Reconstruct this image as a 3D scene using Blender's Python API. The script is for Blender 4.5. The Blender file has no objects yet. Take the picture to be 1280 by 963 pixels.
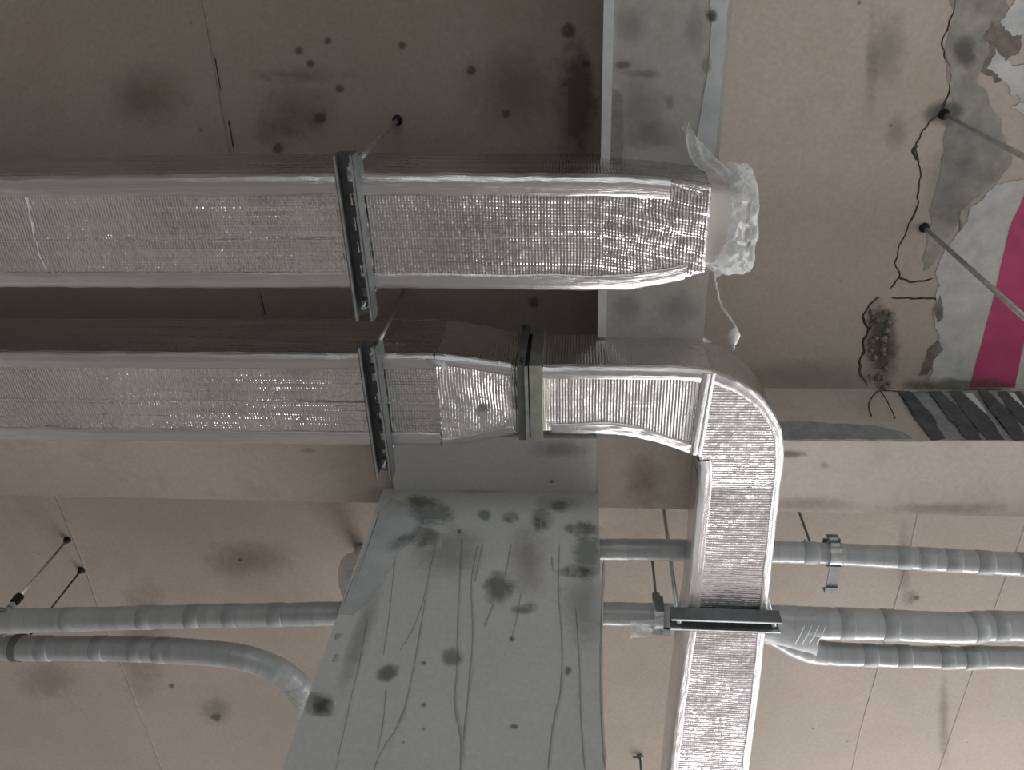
import bpy, bmesh, math, random
from mathutils import Vector, Matrix, noise
random.seed(7)
S = bpy.context.scene
C = S.collection

# ------------------------------------------------------------------ camera
# rows: camera right / down / forward expressed in world axes (X right, Y ahead, Z up)
CR = Vector((0.99626961, 0.03507525, 0.0788433))
CD = Vector((0.00824609, 0.87077052, -0.49157575))
CF = Vector((-0.08590034, 0.49039212, 0.86723297))
FPX = 1015.82
EYE = 1.6                      # eye height above the floor
cam = bpy.data.cameras.new('camera')
cam.sensor_width = 36.0
cam.lens = 36.0 * FPX / 1280.0
cam.clip_start = 0.02
co = bpy.data.objects.new('camera', cam)
C.objects.link(co)
m = Matrix((CR, -CD, -CF)).transposed().to_4x4()
m.translation = (0, 0, EYE)
co.matrix_world = m
S.camera = co

# ------------------------------------------------------------------ world, light, exposure
w = bpy.data.worlds.new('overcast_sky')
S.world = w
w.use_nodes = True
w.node_tree.nodes['Background'].inputs[0].default_value = (0.80, 0.90, 1.0, 1)
w.node_tree.nodes['Background'].inputs[1].default_value = 1.0

S.view_settings.view_transform = 'Standard'
S.view_settings.look = 'None'
S.view_settings.gamma = 1.0
S.view_settings.use_curve_mapping = False
S.view_settings.exposure = 0.0
S.cycles.use_denoising = True

def daylight(name, loc, rot, sx, sy, watts, col):
    l = bpy.data.lights.new(name, 'AREA')
    l.shape = 'RECTANGLE'; l.size = sx; l.size_y = sy
    l.energy = watts; l.color = col
    o = bpy.data.objects.new(name, l); C.objects.link(o)
    o.location = loc; o.rotation_euler = rot
    return o
R90 = math.pi / 2
YB_FILL = -4.1
# daylight entering through the openings of the far wall and of the right-hand wall
daylight('daylight_far_opening', (2.6, 6.45, 1.75), (-R90, 0, 0), 6.0, 2.3, 370, (1.0, 0.975, 0.965))
daylight('daylight_right_opening', (6.45, 1.4, 1.75), (R90, 0, R90), 8.0, 2.3, 205, (0.97, 1.0, 0.985))
daylight('added_back_fill', (0.3, YB_FILL, 1.15), (R90, 0, 0), 4.0, 2.1, 16, (0.97, 1.0, 0.99))  # added fill lamp behind the camera, brightens the column front

# ------------------------------------------------------------------ helpers
def T(px, py):
    d = CR * (px - 640) + CD * (py - 481.5) + CF * FPX
    return d
def atz(px, py, h):            # point seen at a photo pixel, lying at height h above the eye
    d = T(px, py); k = h / d.z
    return Vector((d.x * k, d.y * k, EYE + h))
def aty(px, py, Y):            # same, on the vertical plane at distance Y
    d = T(px, py); k = Y / d.y
    return Vector((d.x * k, Y, EYE + d.z * k))

def link(o, parent=None):
    C.objects.link(o)
    if parent is not None:
        o.parent = parent
        o.matrix_parent_inverse = Matrix.Identity(4)
    return o
def tag(o, label=None, cat=None, group=None, kind=None):
    if label: o['label'] = label
    if cat: o['category'] = cat
    if group: o['group'] = group
    if kind: o['kind'] = kind
    return o
def empty(name, loc, label, cat, group=None):
    o = bpy.data.objects.new(name, None)
    o.empty_display_size = 0.05
    o.location = loc
    link(o)
    return tag(o, label, cat, group)
def meshobj(name, verts, faces, mat, parent=None, smooth=False, uvs=None):
    """verts are world coordinates; the object is placed at the parent's origin"""
    off = parent_world(parent)
    me = bpy.data.meshes.new(name)
    me.from_pydata([tuple(Vector(v) - off) for v in verts], [], faces)
    if uvs is not None:
        ul = me.uv_layers.new(name='UVMap')
        for p in me.polygons:
            for li in p.loop_indices:
                ul.data[li].uv = uvs[me.loops[li].vertex_index]
    if smooth:
        for p in me.polygons: p.use_smooth = True
    me.materials.append(mat)
    me.update()
    o = bpy.data.objects.new(name, me)
    return link(o, parent)
def parent_world(p):
    v = Vector((0, 0, 0))
    while p is not None:
        v += Vector(p.location); p = p.parent
    return v
def box_data(a, b):
    x0, y0, z0 = a; x1, y1, z1 = b
    v = [(x0,y0,z0),(x1,y0,z0),(x1,y1,z0),(x0,y1,z0),(x0,y0,z1),(x1,y0,z1),(x1,y1,z1),(x0,y1,z1)]
    f = [(0,3,2,1),(4,5,6,7),(0,1,5,4),(1,2,6,5),(2,3,7,6),(3,0,4,7)]
    return v, f
def merge(parts):
    V, F = [], []
    for v, f in parts:
        n = len(V); V += list(v); F += [tuple(i + n for i in q) for q in f]
    return V, F
def box(name, a, b, mat, parent=None):
    v, f = box_data(a, b)
    return meshobj(name, v, f, mat, parent)
def tube_data(path, rad, n=12, caps=True):
    """path: list of points; rad: float or list"""
    P = [Vector(p) for p in path]
    if not isinstance(rad, (list, tuple)): rad = [rad] * len(P)
    V, F = [], []
    up = None
    for i, p in enumerate(P):
        d = (P[min(i + 1, len(P) - 1)] - P[max(i - 1, 0)]).normalized()
        if up is None:
            up = Vector((0, 0, 1)) if abs(d.z) < 0.9 else Vector((1, 0, 0))
        s = d.cross(up).normalized(); up = s.cross(d).normalized()
        for k in range(n):
            a = 2 * math.pi * k / n
            V.append(p + (s * math.cos(a) + up * math.sin(a)) * rad[i])
    for i in range(len(P) - 1):
        for k in range(n):
            F.append((i*n+k, i*n+(k+1)%n, (i+1)*n+(k+1)%n, (i+1)*n+k))
    if caps:
        F.append(tuple(range(n - 1, -1, -1))); F.append(tuple((len(P)-1)*n + k for k in range(n)))
    return V, F
def tube(name, path, rad, mat, parent=None, n=12, smooth=True, uv=False):
    v, f = tube_data(path, rad, n)
    uvs = None
    if uv:
        uvs = []; s = 0
        for i in range(len(path)):
            if i: s += (Vector(path[i]) - Vector(path[i-1])).length
            uvs += [(s, k / n) for k in range(n)]
    return meshobj(name, v, f, mat, parent, smooth, uvs)
def cat(pts, n):               # Catmull-Rom through tuples, n samples per span
    P = [Vector(p) for p in pts]
    out = []
    for i in range(len(P) - 1):
        a, b, c, d = P[max(i-1,0)], P[i], P[i+1], P[min(i+2, len(P)-1)]
        for k in range(n):
            t = k / n
            out.append(0.5*((2*b)+(c-a)*t+(2*a-5*b+4*c-d)*t*t+(3*b-a-3*c+d)*t*t*t))
    out.append(P[-1])
    return out

# ------------------------------------------------------------------ materials
def mat_new(name):
    mt = bpy.data.materials.new(name); mt.use_nodes = True
    nt = mt.node_tree; nt.nodes.clear()
    out = nt.nodes.new('ShaderNodeOutputMaterial')
    return mt, nt, out
class N:
    def __init__(s, nt): s.nt = nt
    def __call__(s, typ, ins=None, **kw):
        n = s.nt.nodes.new('ShaderNode' + typ)
        for k, v in kw.items(): setattr(n, k, v)
        for k, v in (ins or {}).items():
            if isinstance(v, bpy.types.NodeSocket): s.nt.links.new(v, n.inputs[k])
            else: n.inputs[k].default_value = v
        return n
    def math(s, op, a, b=0.0, c=0.0):
        n = s('Math', {0: a, 1: b, 2: c}, operation=op); return n.outputs[0]
    def vm(s, op, a, b=(0,0,0)):
        n = s('VectorMath', {0: a, 1: b}, operation=op); return n.outputs[0]
    def noise(s, vec, scale, detail=4, rough=0.55):
        return s('TexNoise', {'Vector': vec, 'Scale': scale, 'Detail': detail, 'Roughness': rough})
    def ramp(s, fac, stops):
        n = s('ValToRGB', {'Fac': fac})
        e = n.color_ramp.elements
        while len(e) < len(stops): e.new(0.5)
        for i, (p, c) in enumerate(stops):
            e[i].position = p; e[i].color = c if len(c) == 4 else (*c, 1)
        return n.outputs[0]
    def mix(s, fac, a, b, blend='MIX'):
        n = s('Mix', data_type='RGBA', blend_type=blend)
        for i, v in ((0, fac), (6, a), (7, b)):
            if isinstance(v, bpy.types.NodeSocket): s.nt.links.new(v, n.inputs[i])
            else: n.inputs[i].default_value = v if i == 0 else (*v[:3], 1)
        return n.outputs[2]

def concrete(name, c1, c2, c3, spots=0.5, scale=1.0, bump=0.25, rough=0.85):
    mt, nt, out = mat_new(name); n = N(nt)
    pos = n('NewGeometry').outputs['Position']
    big = n.noise(pos, 1.3 * scale, 5, 0.6).outputs[0]
    mid = n.noise(pos, 7 * scale, 6, 0.65).outputs[0]
    fine = n.noise(pos, 90, 3, 0.6).outputs[0]
    col = n.mix(n.ramp(big, [(0.35, (0,0,0)), (0.68, (1,1,1))]), c1, c2)
    col = n.mix(n.ramp(mid, [(0.48, (0,0,0)), (0.75, (0.75,)*3)]), col, c3)
    v = n('TexVoronoi', {'Vector': pos, 'Scale': 9.0 * scale, 'Randomness': 1.0})
    pin = n.ramp(v.outputs['Distance'], [(0.03, (1,1,1)), (0.055, (0,0,0))])
    sel = n.ramp(n('TexWhiteNoise', {'Vector': v.outputs['Position']}).outputs[0], [(0.62, (0,0,0)), (0.66, (1,1,1))])
    col = n.mix(n.math('MULTIPLY', n.math('MULTIPLY', pin, sel), spots), col, (0.035, 0.03, 0.026))
    col = n.mix(0.12, col, n.ramp(fine, [(0.3, (0.25,)*3), (0.7, (0.8,)*3)]), 'OVERLAY')
    h = n.math('ADD', n.math('MULTIPLY', mid, 0.6), n.math('MULTIPLY', fine, 0.25))
    b = n('Bump', {'Height': h, 'Strength': bump, 'Distance': 0.006})
    p = n('BsdfPrincipled', {'Base Color': col, 'Roughness': rough, 'Normal': b.outputs[0]})
    p.inputs['Specular IOR Level'].default_value = 0.25
    nt.links.new(p.outputs[0], out.inputs[0])
    return mt

def foil(name, pu, pv, tilt, ribu, ribv, rough, streak, color=(0.80, 0.775, 0.77)):
    """reinforced aluminium foil: u runs along the duct, v around it (metres)"""
    mt, nt, out = mat_new(name); n = N(nt)
    uv = n('UVMap', uv_map='UVMap').outputs[0]
    sx = n('SeparateXYZ', {0: uv})
    u, v = sx.outputs[0], sx.outputs[1]
    wu = n.math('SINE', n.math('MULTIPLY', u, 2*math.pi/pu))
    wv = n.math('SINE', n.math('MULTIPLY', v, 2*math.pi/pv))
    st = n.noise(n('CombineXYZ', {0: n.math('MULTIPLY', u, 0.9), 1: n.math('MULTIPLY', v, 28.0)}).outputs[0], 1.0, 3, 0.6).outputs[0]
    cr = n.noise(n('CombineXYZ', {0: u, 1: v}).outputs[0], 38.0, 4, 0.6).outputs[0]
    mask = n.ramp(n.noise(uv, 4.0, 4, 0.65).outputs[0], [(0.36, (0.45,)*3), (0.58, (1,1,1))])
    # ribs and weave tilt the surface along the duct (ribu) and around it (ribv)
    su = n.math('MULTIPLY', n.math('MULTIPLY', wu, ribu), mask)
    sv = n.math('MULTIPLY', n.math('MULTIPLY', wv, ribv), mask)
    h = n.math('MULTIPLY', st, streak)
    h = n.math('ADD', h, n.math('MULTIPLY', cr, 0.0016))
    b = n('Bump', {'Height': h, 'Strength': 1.0, 'Distance': 1.0})
    cell = n('CombineXYZ', {0: n.math('FLOOR', n.math('DIVIDE', u, pu)), 1: n.math('FLOOR', n.math('DIVIDE', v, pv))}).outputs[0]
    rnd = n.vm('SUBTRACT', n('TexWhiteNoise', {'Vector': cell}).outputs[1], (0.5, 0.5, 0.5))
    amt = n.math('MULTIPLY', n.ramp(n.noise(uv, 14.0, 3, 0.6).outputs[0], [(0.35, (0.35,)*3), (0.65, (1,1,1))]), tilt)
    sc = n('VectorMath', {0: rnd, 'Scale': amt}, operation='SCALE').outputs[0]
    tg = n('Tangent', direction_type='UV_MAP', uv_map='UVMap').outputs[0]
    bt = n.vm('CROSS_PRODUCT', n('NewGeometry').outputs['Normal'], tg)
    tu = n('VectorMath', {0: tg, 'Scale': su}, operation='SCALE').outputs[0]
    tv = n('VectorMath', {0: bt, 'Scale': sv}, operation='SCALE').outputs[0]
    nn = n.vm('NORMALIZE', n.vm('ADD', n.vm('ADD', b.outputs[0], sc), n.vm('ADD', tu, tv)))
    dirt = n.noise(uv, 5.0, 5, 0.65).outputs[0]
    col = n.mix(n.ramp(dirt, [(0.40, (0,0,0)), (0.72, (0.55,)*3)]), color, (0.50, 0.475, 0.46))
    groove = n.math('MULTIPLY', n.math('ADD', wu, 1.0), 0.5)
    p = n('BsdfPrincipled', {'Base Color': col, 'Metallic': 1.0, 'Roughness': rough, 'Normal': nn})
    nt.links.new(p.outputs[0], out.inputs[0])
    return mt

def metal(name, col, rough, nscale=40, bump=0.0, metallic=1.0):
    mt, nt, out = mat_new(name); n = N(nt)
    pos = n('NewGeometry').outputs['Position']
    t = n.noise(pos, nscale, 4, 0.6).outputs[0]
    c = n.mix(n.ramp(t, [(0.35, (0,0,0)), (0.7, (1,1,1))]), tuple(x * 0.72 for x in col), col)
    r = n.math('MULTIPLY_ADD', t, 0.2, rough - 0.1)
    p = n('BsdfPrincipled', {'Base Color': c, 'Metallic': metallic, 'Roughness': r})
    if bump:
        b = n('Bump', {'Height': t, 'Strength': bump, 'Distance': 0.004})
        nt.links.new(b.outputs[0], p.inputs['Normal'])
    nt.links.new(p.outputs[0], out.inputs[0])
    return mt

def tapemat(name, col, rough):
    mt, nt, out = mat_new(name); n = N(nt)
    uv = n('UVMap', uv_map='UVMap').outputs[0]
    sx = n('SeparateXYZ', {0: uv})
    a = n.noise(n('CombineXYZ', {0: n.math('MULTIPLY', sx.outputs[0], 7.0), 1: n.math('MULTIPLY', sx.outputs[1], 90.0)}).outputs[0], 1.0, 4, 0.6).outputs[0]
    c = n.noise(uv, 45.0, 3, 0.5).outputs[0]
    h = n.math('ADD', n.math('MULTIPLY', a, 0.0030), n.math('MULTIPLY', c, 0.001))
    b = n('Bump', {'Height': h, 'Strength': 1.0, 'Distance': 1.0})
    p = n('BsdfPrincipled', {'Base Color': (*col, 1), 'Metallic': 1.0, 'Roughness': rough, 'Normal': b.outputs[0]})
    nt.links.new(p.outputs[0], out.inputs[0])
    return mt

def plain(name, col, rough=0.7, nscale=20, var=0.25, metallic=0.0):
    mt, nt, out = mat_new(name); n = N(nt)
    pos = n('NewGeometry').outputs['Position']
    t = n.noise(pos, nscale, 5, 0.65).outputs[0]
    c = n.mix(n.ramp(t, [(0.3, (0,0,0)), (0.72, (1,1,1))]), tuple(x * (1 - var) for x in col), tuple(min(1, x * (1 + var * 0.5)) for x in col))
    p = n('BsdfPrincipled', {'Base Color': c, 'Roughness': rough, 'Metallic': metallic})
    p.inputs['Specular IOR Level'].default_value = 0.3
    nt.links.new(p.outputs[0], out.inputs[0])
    return mt

def smudge(name, col, dens, hard=0.35, ns=3.0):
    """a stain with its own soft ragged outline (uv 0..1 over the patch)"""
    mt, nt, out = mat_new(name); n = N(nt)
    uv = n('UVMap', uv_map='UVMap').outputs[0]
    pos = n('NewGeometry').outputs['Position']
    d = n('VectorMath', {0: uv, 1: (0.5, 0.5, 0)}, operation='DISTANCE').outputs['Value']
    nz = n.noise(pos, ns * 10, 5, 0.65).outputs[0]
    r = n.math('ADD', n.math('MULTIPLY', d, 2.0), n.math('MULTIPLY', n.math('SUBTRACT', nz, 0.5), 1.1))
    f = n.ramp(r, [(0.95 - hard, (dens,)*3), (0.95, (0,0,0))])
    tr = n('BsdfTransparent'); df = n('BsdfDiffuse', {'Color': (*col, 1)})
    mx = n('MixShader', {0: f, 1: tr.outputs[0], 2: df.outputs[0]})
    nt.links.new(mx.outputs[0], out.inputs[0])
    return mt

def filmmat(name, dens, col=(0.85, 0.88, 0.88)):
    mt, nt, out = mat_new(name); n = N(nt)
    pos = n('NewGeometry').outputs['Position']
    t = n.noise(pos, 60, 4, 0.6).outputs[0]
    b = n('Bump', {'Height': t, 'Strength': 0.7, 'Distance': 0.006})
    tr = n('BsdfTransparent', {'Color': (0.95, 0.96, 0.96, 1)})
    df = n('BsdfDiffuse', {'Color': (*col, 1), 'Normal': b.outputs[0]})
    tl = n('BsdfTranslucent', {'Color': (*col, 1), 'Normal': b.outputs[0]})
    gl = n('BsdfGlossy', {'Color': (0.9, 0.9, 0.9, 1), 'Roughness': 0.22, 'Normal': b.outputs[0]})
    m1 = n('MixShader', {0: 0.45, 1: df.outputs[0], 2: tl.outputs[0]})
    m2 = n('MixShader', {0: 0.10, 1: m1.outputs[0], 2: gl.outputs[0]})
    dn = n.ramp(t, [(0.3, (dens * 0.7,)*3), (0.75, (min(1, dens * 1.3),)*3)])
    m3 = n('MixShader', {0: dn, 1: tr.outputs[0], 2: m2.outputs[0]})
    nt.links.new(m3.outputs[0], out.inputs[0])
    return mt

def wrapmat(name, c1, c2):
    """film-wrapped insulation: overlapping turns a few centimetres wide"""
    mt, nt, out = mat_new(name); n = N(nt)
    uv = n('UVMap', uv_map='UVMap').outputs[0]
    sx = n('SeparateXYZ', {0: uv})
    turn = n.math('ADD', n.math('MULTIPLY', sx.outputs[0], 1/0.045), n.math('MULTIPLY', sx.outputs[1], 0.35))
    tn = n('TexWhiteNoise', {'W': n.math('FLOOR', turn)}, noise_dimensions='1D').outputs[0]
    fr = n.math('FRACT', turn)
    edge = n.ramp(fr, [(0.0, (1,1,1)), (0.12, (0,0,0))])
    f = n.math('ADD', n.math('MULTIPLY', tn, 0.55), n.math('MULTIPLY', edge, 0.35))
    pos = n('NewGeometry').outputs['Position']
    t = n.noise(pos, 30, 4, 0.6).outputs[0]
    f = n.math('ADD', f, n.math('MULTIPLY', n.math('SUBTRACT', t, 0.5), 0.5))
    c = n.mix(f, c1, c2)
    h = n.math('ADD', n.math('MULTIPLY', fr, 0.0016), n.math('MULTIPLY', t, 0.0015))
    b = n('Bump', {'Height': h, 'Strength': 0.8, 'Distance': 1.0})
    p = n('BsdfPrincipled', {'Base Color': c, 'Roughness': 0.30, 'Normal': b.outputs[0]})
    p.inputs['Specular IOR Level'].default_value = 0.8
    nt.links.new(p.outputs[0], out.inputs[0])
    return mt

M_slab = concrete('slab_concrete', (0.42, 0.36, 0.31), (0.36, 0.32, 0.275), (0.37, 0.305, 0.25))
M_beam = concrete('beam_concrete', (0.46, 0.405, 0.355), (0.40, 0.36, 0.315), (0.33, 0.30, 0.26), spots=0.4)
M_beamy = concrete('cross_beam_concrete', (0.38, 0.37, 0.34), (0.33, 0.32, 0.29), (0.28, 0.265, 0.235), spots=0.7, scale=1.5)
M_col = concrete('column_concrete', (0.53, 0.54, 0.52), (0.485, 0.50, 0.48), (0.50, 0.495, 0.465), spots=0.5, scale=1.4)
M_floor = concrete('screed', (0.42, 0.39, 0.38), (0.35, 0.325, 0.32), (0.31, 0.29, 0.285), spots=0.2, rough=0.6)
M_wall = concrete('plaster', (0.42, 0.40, 0.37), (0.36, 0.34, 0.32), (0.33, 0.31, 0.29), spots=0.2)
M_foil = foil('woven_foil', 0.0066, 0.0066, 0.34, 0.42, 0.24, 0.19, 0.0095)
M_rib = foil('ribbed_foil', 0.0068, 0.010, 0.18, 0.72, 0.04, 0.22, 0.002, (0.93, 0.93, 0.93))
M_rib2 = foil('branch_foil', 0.0068, 0.009, 0.20, 0.24, 0.03, 0.24, 0.0015, (0.82, 0.82, 0.86))
M_tape = tapemat('aluminium_tape', (0.80, 0.79, 0.79), 0.36)
M_tape2 = tapemat('aluminium_tape_dull', (0.70, 0.70, 0.71), 0.42)
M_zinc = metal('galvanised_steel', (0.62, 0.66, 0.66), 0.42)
M_zincd = metal('dull_shaded_zinc', (0.22, 0.24, 0.24), 0.55, metallic=0.7)  # dull fittings; on strut channels the dark tone paints their inner shade
M_olive = metal('flange_steel', (0.50, 0.52, 0.44), 0.5, 25)
M_gasket = plain('gasket', (0.045, 0.05, 0.045), 0.8)
M_sheet = plain('duct_sheet', (0.74, 0.69, 0.65), 0.5, 30, 0.08, 0.3)
M_film = filmmat('polythene', 0.52)
M_film2 = filmmat('polythene_thick', 0.75)
M_wrap = wrapmat('film_wrap', (0.36, 0.375, 0.38), (0.27, 0.285, 0.295))
M_wrap2 = wrapmat('film_wrap_clean', (0.62, 0.64, 0.64), (0.47, 0.49, 0.50))
M_fork = plain('fork_wrap', (0.40, 0.415, 0.42), 0.35, 30, 0.15)
M_band = plain('wrap_tape', (0.33, 0.35, 0.355), 0.45)
M_dark = plain('dark_hole', (0.02, 0.018, 0.016), 0.9)
M_crack = plain('crack_dark', (0.045, 0.038, 0.032), 0.9)
M_seam = plain('seam_mortar', (0.36, 0.32, 0.285), 0.9)
M_drip = plain('drip_mark', (0.40, 0.405, 0.38), 0.9, 22, 0.2)
M_white = plain('white_paint', (0.48, 0.485, 0.465), 0.8, 25, 0.22)
M_pink = plain('pink_paint', (0.45, 0.06, 0.16), 0.7, 14, 0.25)
M_grey = plain('grey_mortar', (0.28, 0.27, 0.24), 0.9, 22, 0.35)
M_blue = plain('blue_grey_paint', (0.45, 0.48, 0.48), 0.8, 16, 0.2)
M_tar = plain('dark_paint', (0.085, 0.09, 0.094), 0.7, 24, 0.4)
M_slate = plain('slate_paint', (0.25, 0.268, 0.265), 0.75, 24, 0.35)
M_light = plain('pale_batten', (0.56, 0.59, 0.57), 0.7, 18, 0.15)
M_thread = plain('white_thread', (0.78, 0.77, 0.75), 0.7)
M_rust = plain('rusty_wire', (0.10, 0.075, 0.055), 0.8)
M_stone = plain('exposed_stone', (0.19, 0.165, 0.14), 0.85, 40, 0.5)
M_sd = smudge('dark_stain', (0.12, 0.115, 0.10), 0.52, 0.5)
M_sb = smudge('brown_stain', (0.20, 0.13, 0.085), 0.30, 0.8)
M_sg = smudge('grey_stain', (0.24, 0.255, 0.235), 0.6, 0.5)
M_sf = smudge('faint_stain', (0.27, 0.265, 0.24), 0.35, 0.7)
M_sl = smudge('light_stain', (0.62, 0.62, 0.58), 0.5, 0.5)

# ------------------------------------------------------------------ setting
H = 2.02            # slab above the eye
SOF = 1.762         # beam soffit above the eye
ZS, ZB = EYE + H, EYE + SOF
XL, XR, YB, YF = -4.2, 6.6, -4.2, 6.6
def struct(o, kind='structure'):
    o['kind'] = kind; return o
struct(box('floor', (XL, YB, -0.2), (XR, YF, 0.0), M_floor))
ceiling = struct(box('ceiling', (XL, YB, ZS), (XR, YF, ZS + 0.2), M_slab))
struct(box('wall_left', (XL - 0.2, YB, 0), (XL, YF, ZS), M_wall))
def wall_open(name, axis, fixed, span, openings, z0, z1):
    parts = []
    a0, a1 = span
    cur = a0
    def blk(p, q, za, zb):
        if axis == 'x': return box_data((p, fixed, za), (q, fixed + 0.2, zb))
        return box_data((fixed, p, za), (fixed + 0.2, q, zb))
    for (p, q) in openings:
        parts.append(blk(cur, p, 0, ZS)); parts.append(blk(p, q, 0, z0)); parts.append(blk(p, q, z1, ZS)); cur = q
    parts.append(blk(cur, a1, 0, ZS))
    v, f = merge(parts)
    return struct(meshobj(name, v, f, M_wall))
wall_open('wall_front', 'x', YF, (XL, XR), [(-0.4, 5.6)], 0.6, 2.9)
wall_open('wall_back', 'x', YB - 0.2, (XL, XR), [(-1.7, 2.3)], 0.1, 2.2)  # opening added to go with the fill lamp
wall_open('wall_right', 'y', XR, (YB, YF), [(-2.6, 5.4)], 0.6, 2.9)

# long beam running left to right over the column
YB0, YB1 = 1.145, 1.375
beam = struct(box('ceiling_beam', (XL, YB0, ZB), (XR, YB1, ZS - 0.0005), M_beam))
# cross beam running away from the camera
XB0, XB1 = 0.037, 0.285
cross = struct(box('cross_beam', (XB0, YB, ZB), (XB1, YB0 - 0.0005, ZS - 0.0005), M_beamy))
struct(box('form_batten', (XB0 - 0.001, YB, ZB - 0.006), (XB0 + 0.019, 0.86, ZB - 0.0003), M_light, cross))
# column
CX0, CX1, CY0, CY1 = -0.539, 0.046, 1.322, 1.68
column = struct(meshobj('column', *merge([box_data((CX0, CY0, 0), (CX1, CY1, ZB - 0.0005)),
        box_data((CX0, YB1 + .0005, ZB - 0.0005), (CX1, CY1, ZS - 0.0005))]), M_col))
box('capital_render', (CX0 + 0.03, YB0 + 0.004, ZB - 0.006), (CX1 - 0.008, CY0, ZB - 0.0003), M_col, column)

# ------------------------------------------------------------------ flat marks on concrete
def ragged(pts, sub=4, amp=0.006, seed=0):
    out = []
    nP = len(pts)
    for i in range(nP):
        a, b = Vector(pts[i]), Vector(pts[(i + 1) % nP])
        for k in range(sub):
            p = a.lerp(b, k / sub)
            if k or True:
                q = noise.noise_vector(p * 37.0 + Vector((seed, 0, 0)))
                p = p + q * amp + noise.noise_vector(p * 140.0) * amp * 0.6
            out.append(p)
    return out
def patch(name, pix, plane, mat, parent, lift=0.001, amp=0.006, sub=4, seed=0):
    sub *= 2
    """thin coat of paint / mortar with a ragged outline lying on a slab, soffit, beam face or column face"""
    kind, val = plane
    if kind == 'z':
        P = [atz(x, y, val) for x, y in pix]; nrm = Vector((0, 0, -1))
    else:
        P = [aty(x, y, val) for x, y in pix]; nrm = Vector((0, -1, 0))
    P = ragged(P, sub, amp, seed)
    ax = 2 if kind == 'z' else 1
    base = (EYE + val) if kind == 'z' else val
    for p in P: p[ax] = base
    front = [p + nrm * lift for p in P]
    n_ = len(P)
    cx = sum(front, Vector()) / n_
    bm = bmesh.new()
    vs = [bm.verts.new(p) for p in front]
    f = bm.faces.new(vs)
    bmesh.ops.triangulate(bm, faces=[f])
    bm.normal_update()
    s = sum((q.normal.dot(nrm) for q in bm.faces))
    if s < 0: bmesh.ops.reverse_faces(bm, faces=bm.faces[:])
    bk = [bm.verts.new(p) for p in P]
    for i in range(n_):
        j = (i + 1) % n_
        bm.faces.new((vs[i], vs[j], bk[j], bk[i]))
    bm.normal_update()
    off = parent_world(parent)
    bmesh.ops.translate(bm, verts=bm.verts[:], vec=-off)
    me = bpy.data.meshes.new(name); bm.to_mesh(me); bm.free()
    me.materials.append(mat)
    return link(bpy.data.objects.new(name, me), parent)
def stain(name, px, py, rx, ry, plane, mat, parent, lift=0.0015, ang=0.0):
    """soft stain: centre and half sizes in photo pixels"""
    kind, val = plane
    fn = (lambda x, y: atz(x, y, val)) if kind == 'z' else (lambda x, y: aty(x, y, val))
    nrm = Vector((0, 0, -1)) if kind == 'z' else Vector((0, -1, 0))
    V, U, F = [], [], []
    ca, sa = math.cos(ang), math.sin(ang)
    g = 4
    for j in range(g + 1):
        for i in range(g + 1):
            a, b = (i / g - .5) * 2 * rx, (j / g - .5) * 2 * ry
            V.append(fn(px + a * ca - b * sa, py + a * sa + b * ca) + nrm * lift); U.append((i / g, j / g))
    for j in range(g):
        for i in range(g):
            F.append((j*(g+1)+i, j*(g+1)+i+1, (j+1)*(g+1)+i+1, (j+1)*(g+1)+i))
    return meshobj(name, V, F, mat, parent, False, U)
def line(name, pix, plane, wid, mat, parent, lift=0.0012, jit=0.0):
    """crack or drip: narrow ribbon of varying width following photo points"""
    kind, val = plane
    fn = (lambda x, y: atz(x, y, val)) if kind == 'z' else (lambda x, y: aty(x, y, val))
    nrm = Vector((0, 0, -1)) if kind == 'z' else Vector((0, -1, 0))
    P = cat([fn(x, y) for x, y in pix], 6)
    V, F = [], []
    for i, p in enumerate(P):
        d = (P[min(i+1, len(P)-1)] - P[max(i-1, 0)]).normalized()
        s = d.cross(nrm).normalized()
        ww = wid * (0.5 + 0.9 * abs(noise.noise(p * 45))) * (0.25 if i in (0, len(P)-1) else 1)
        q = p + s * noise.noise(p * 60 + Vector((9, 0, 0))) * jit
        V += [q + s*ww + nrm*0.0002, q + nrm*lift, q - s*ww + nrm*0.0002]
    for i in range(len(P) - 1):
        a = i * 3
        F += [(a, a+1, a+4, a+3), (a+1, a+2, a+5, a+4)]
    return meshobj(name, V, F, mat, parent)
SL, SO, BF, CFc = ('z', H), ('z', SOF), ('y', YB0), ('y', CY0)

# slab: formwork seams (ridges of mortar)
for X, y0, y1 in ((-0.89, YB, 1.1), (-1.72, 1.45, YF), (1.01, 1.45, YF), (1.32, 1.45, YF), (2.2, 1.45, YF), (-2.9, 1.45, YF), (-2.3, YB, 1.1)):
    P = []
    k = int((y1 - y0) / 0.12)
    V, F = [], []
    for i in range(k + 1):
        y = y0 + (y1 - y0) * i / k
        x = X + 0.008 * noise.noise(Vector((X * 7, y * 3, 0)))
        ww = 0.003 + 0.005 * abs(noise.noise(Vector((X * 3, y * 9, 4))))
        V += [(x - ww, y, ZS), (x, y, ZS - 0.0016), (x + ww, y, ZS)]
    for i in range(k):
        a = i * 3
        F += [(a, a+3, a+4, a+1), (a+1, a+4, a+5, a+2)]
    meshobj('formwork_seam', V, F, M_seam, ceiling)
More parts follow.
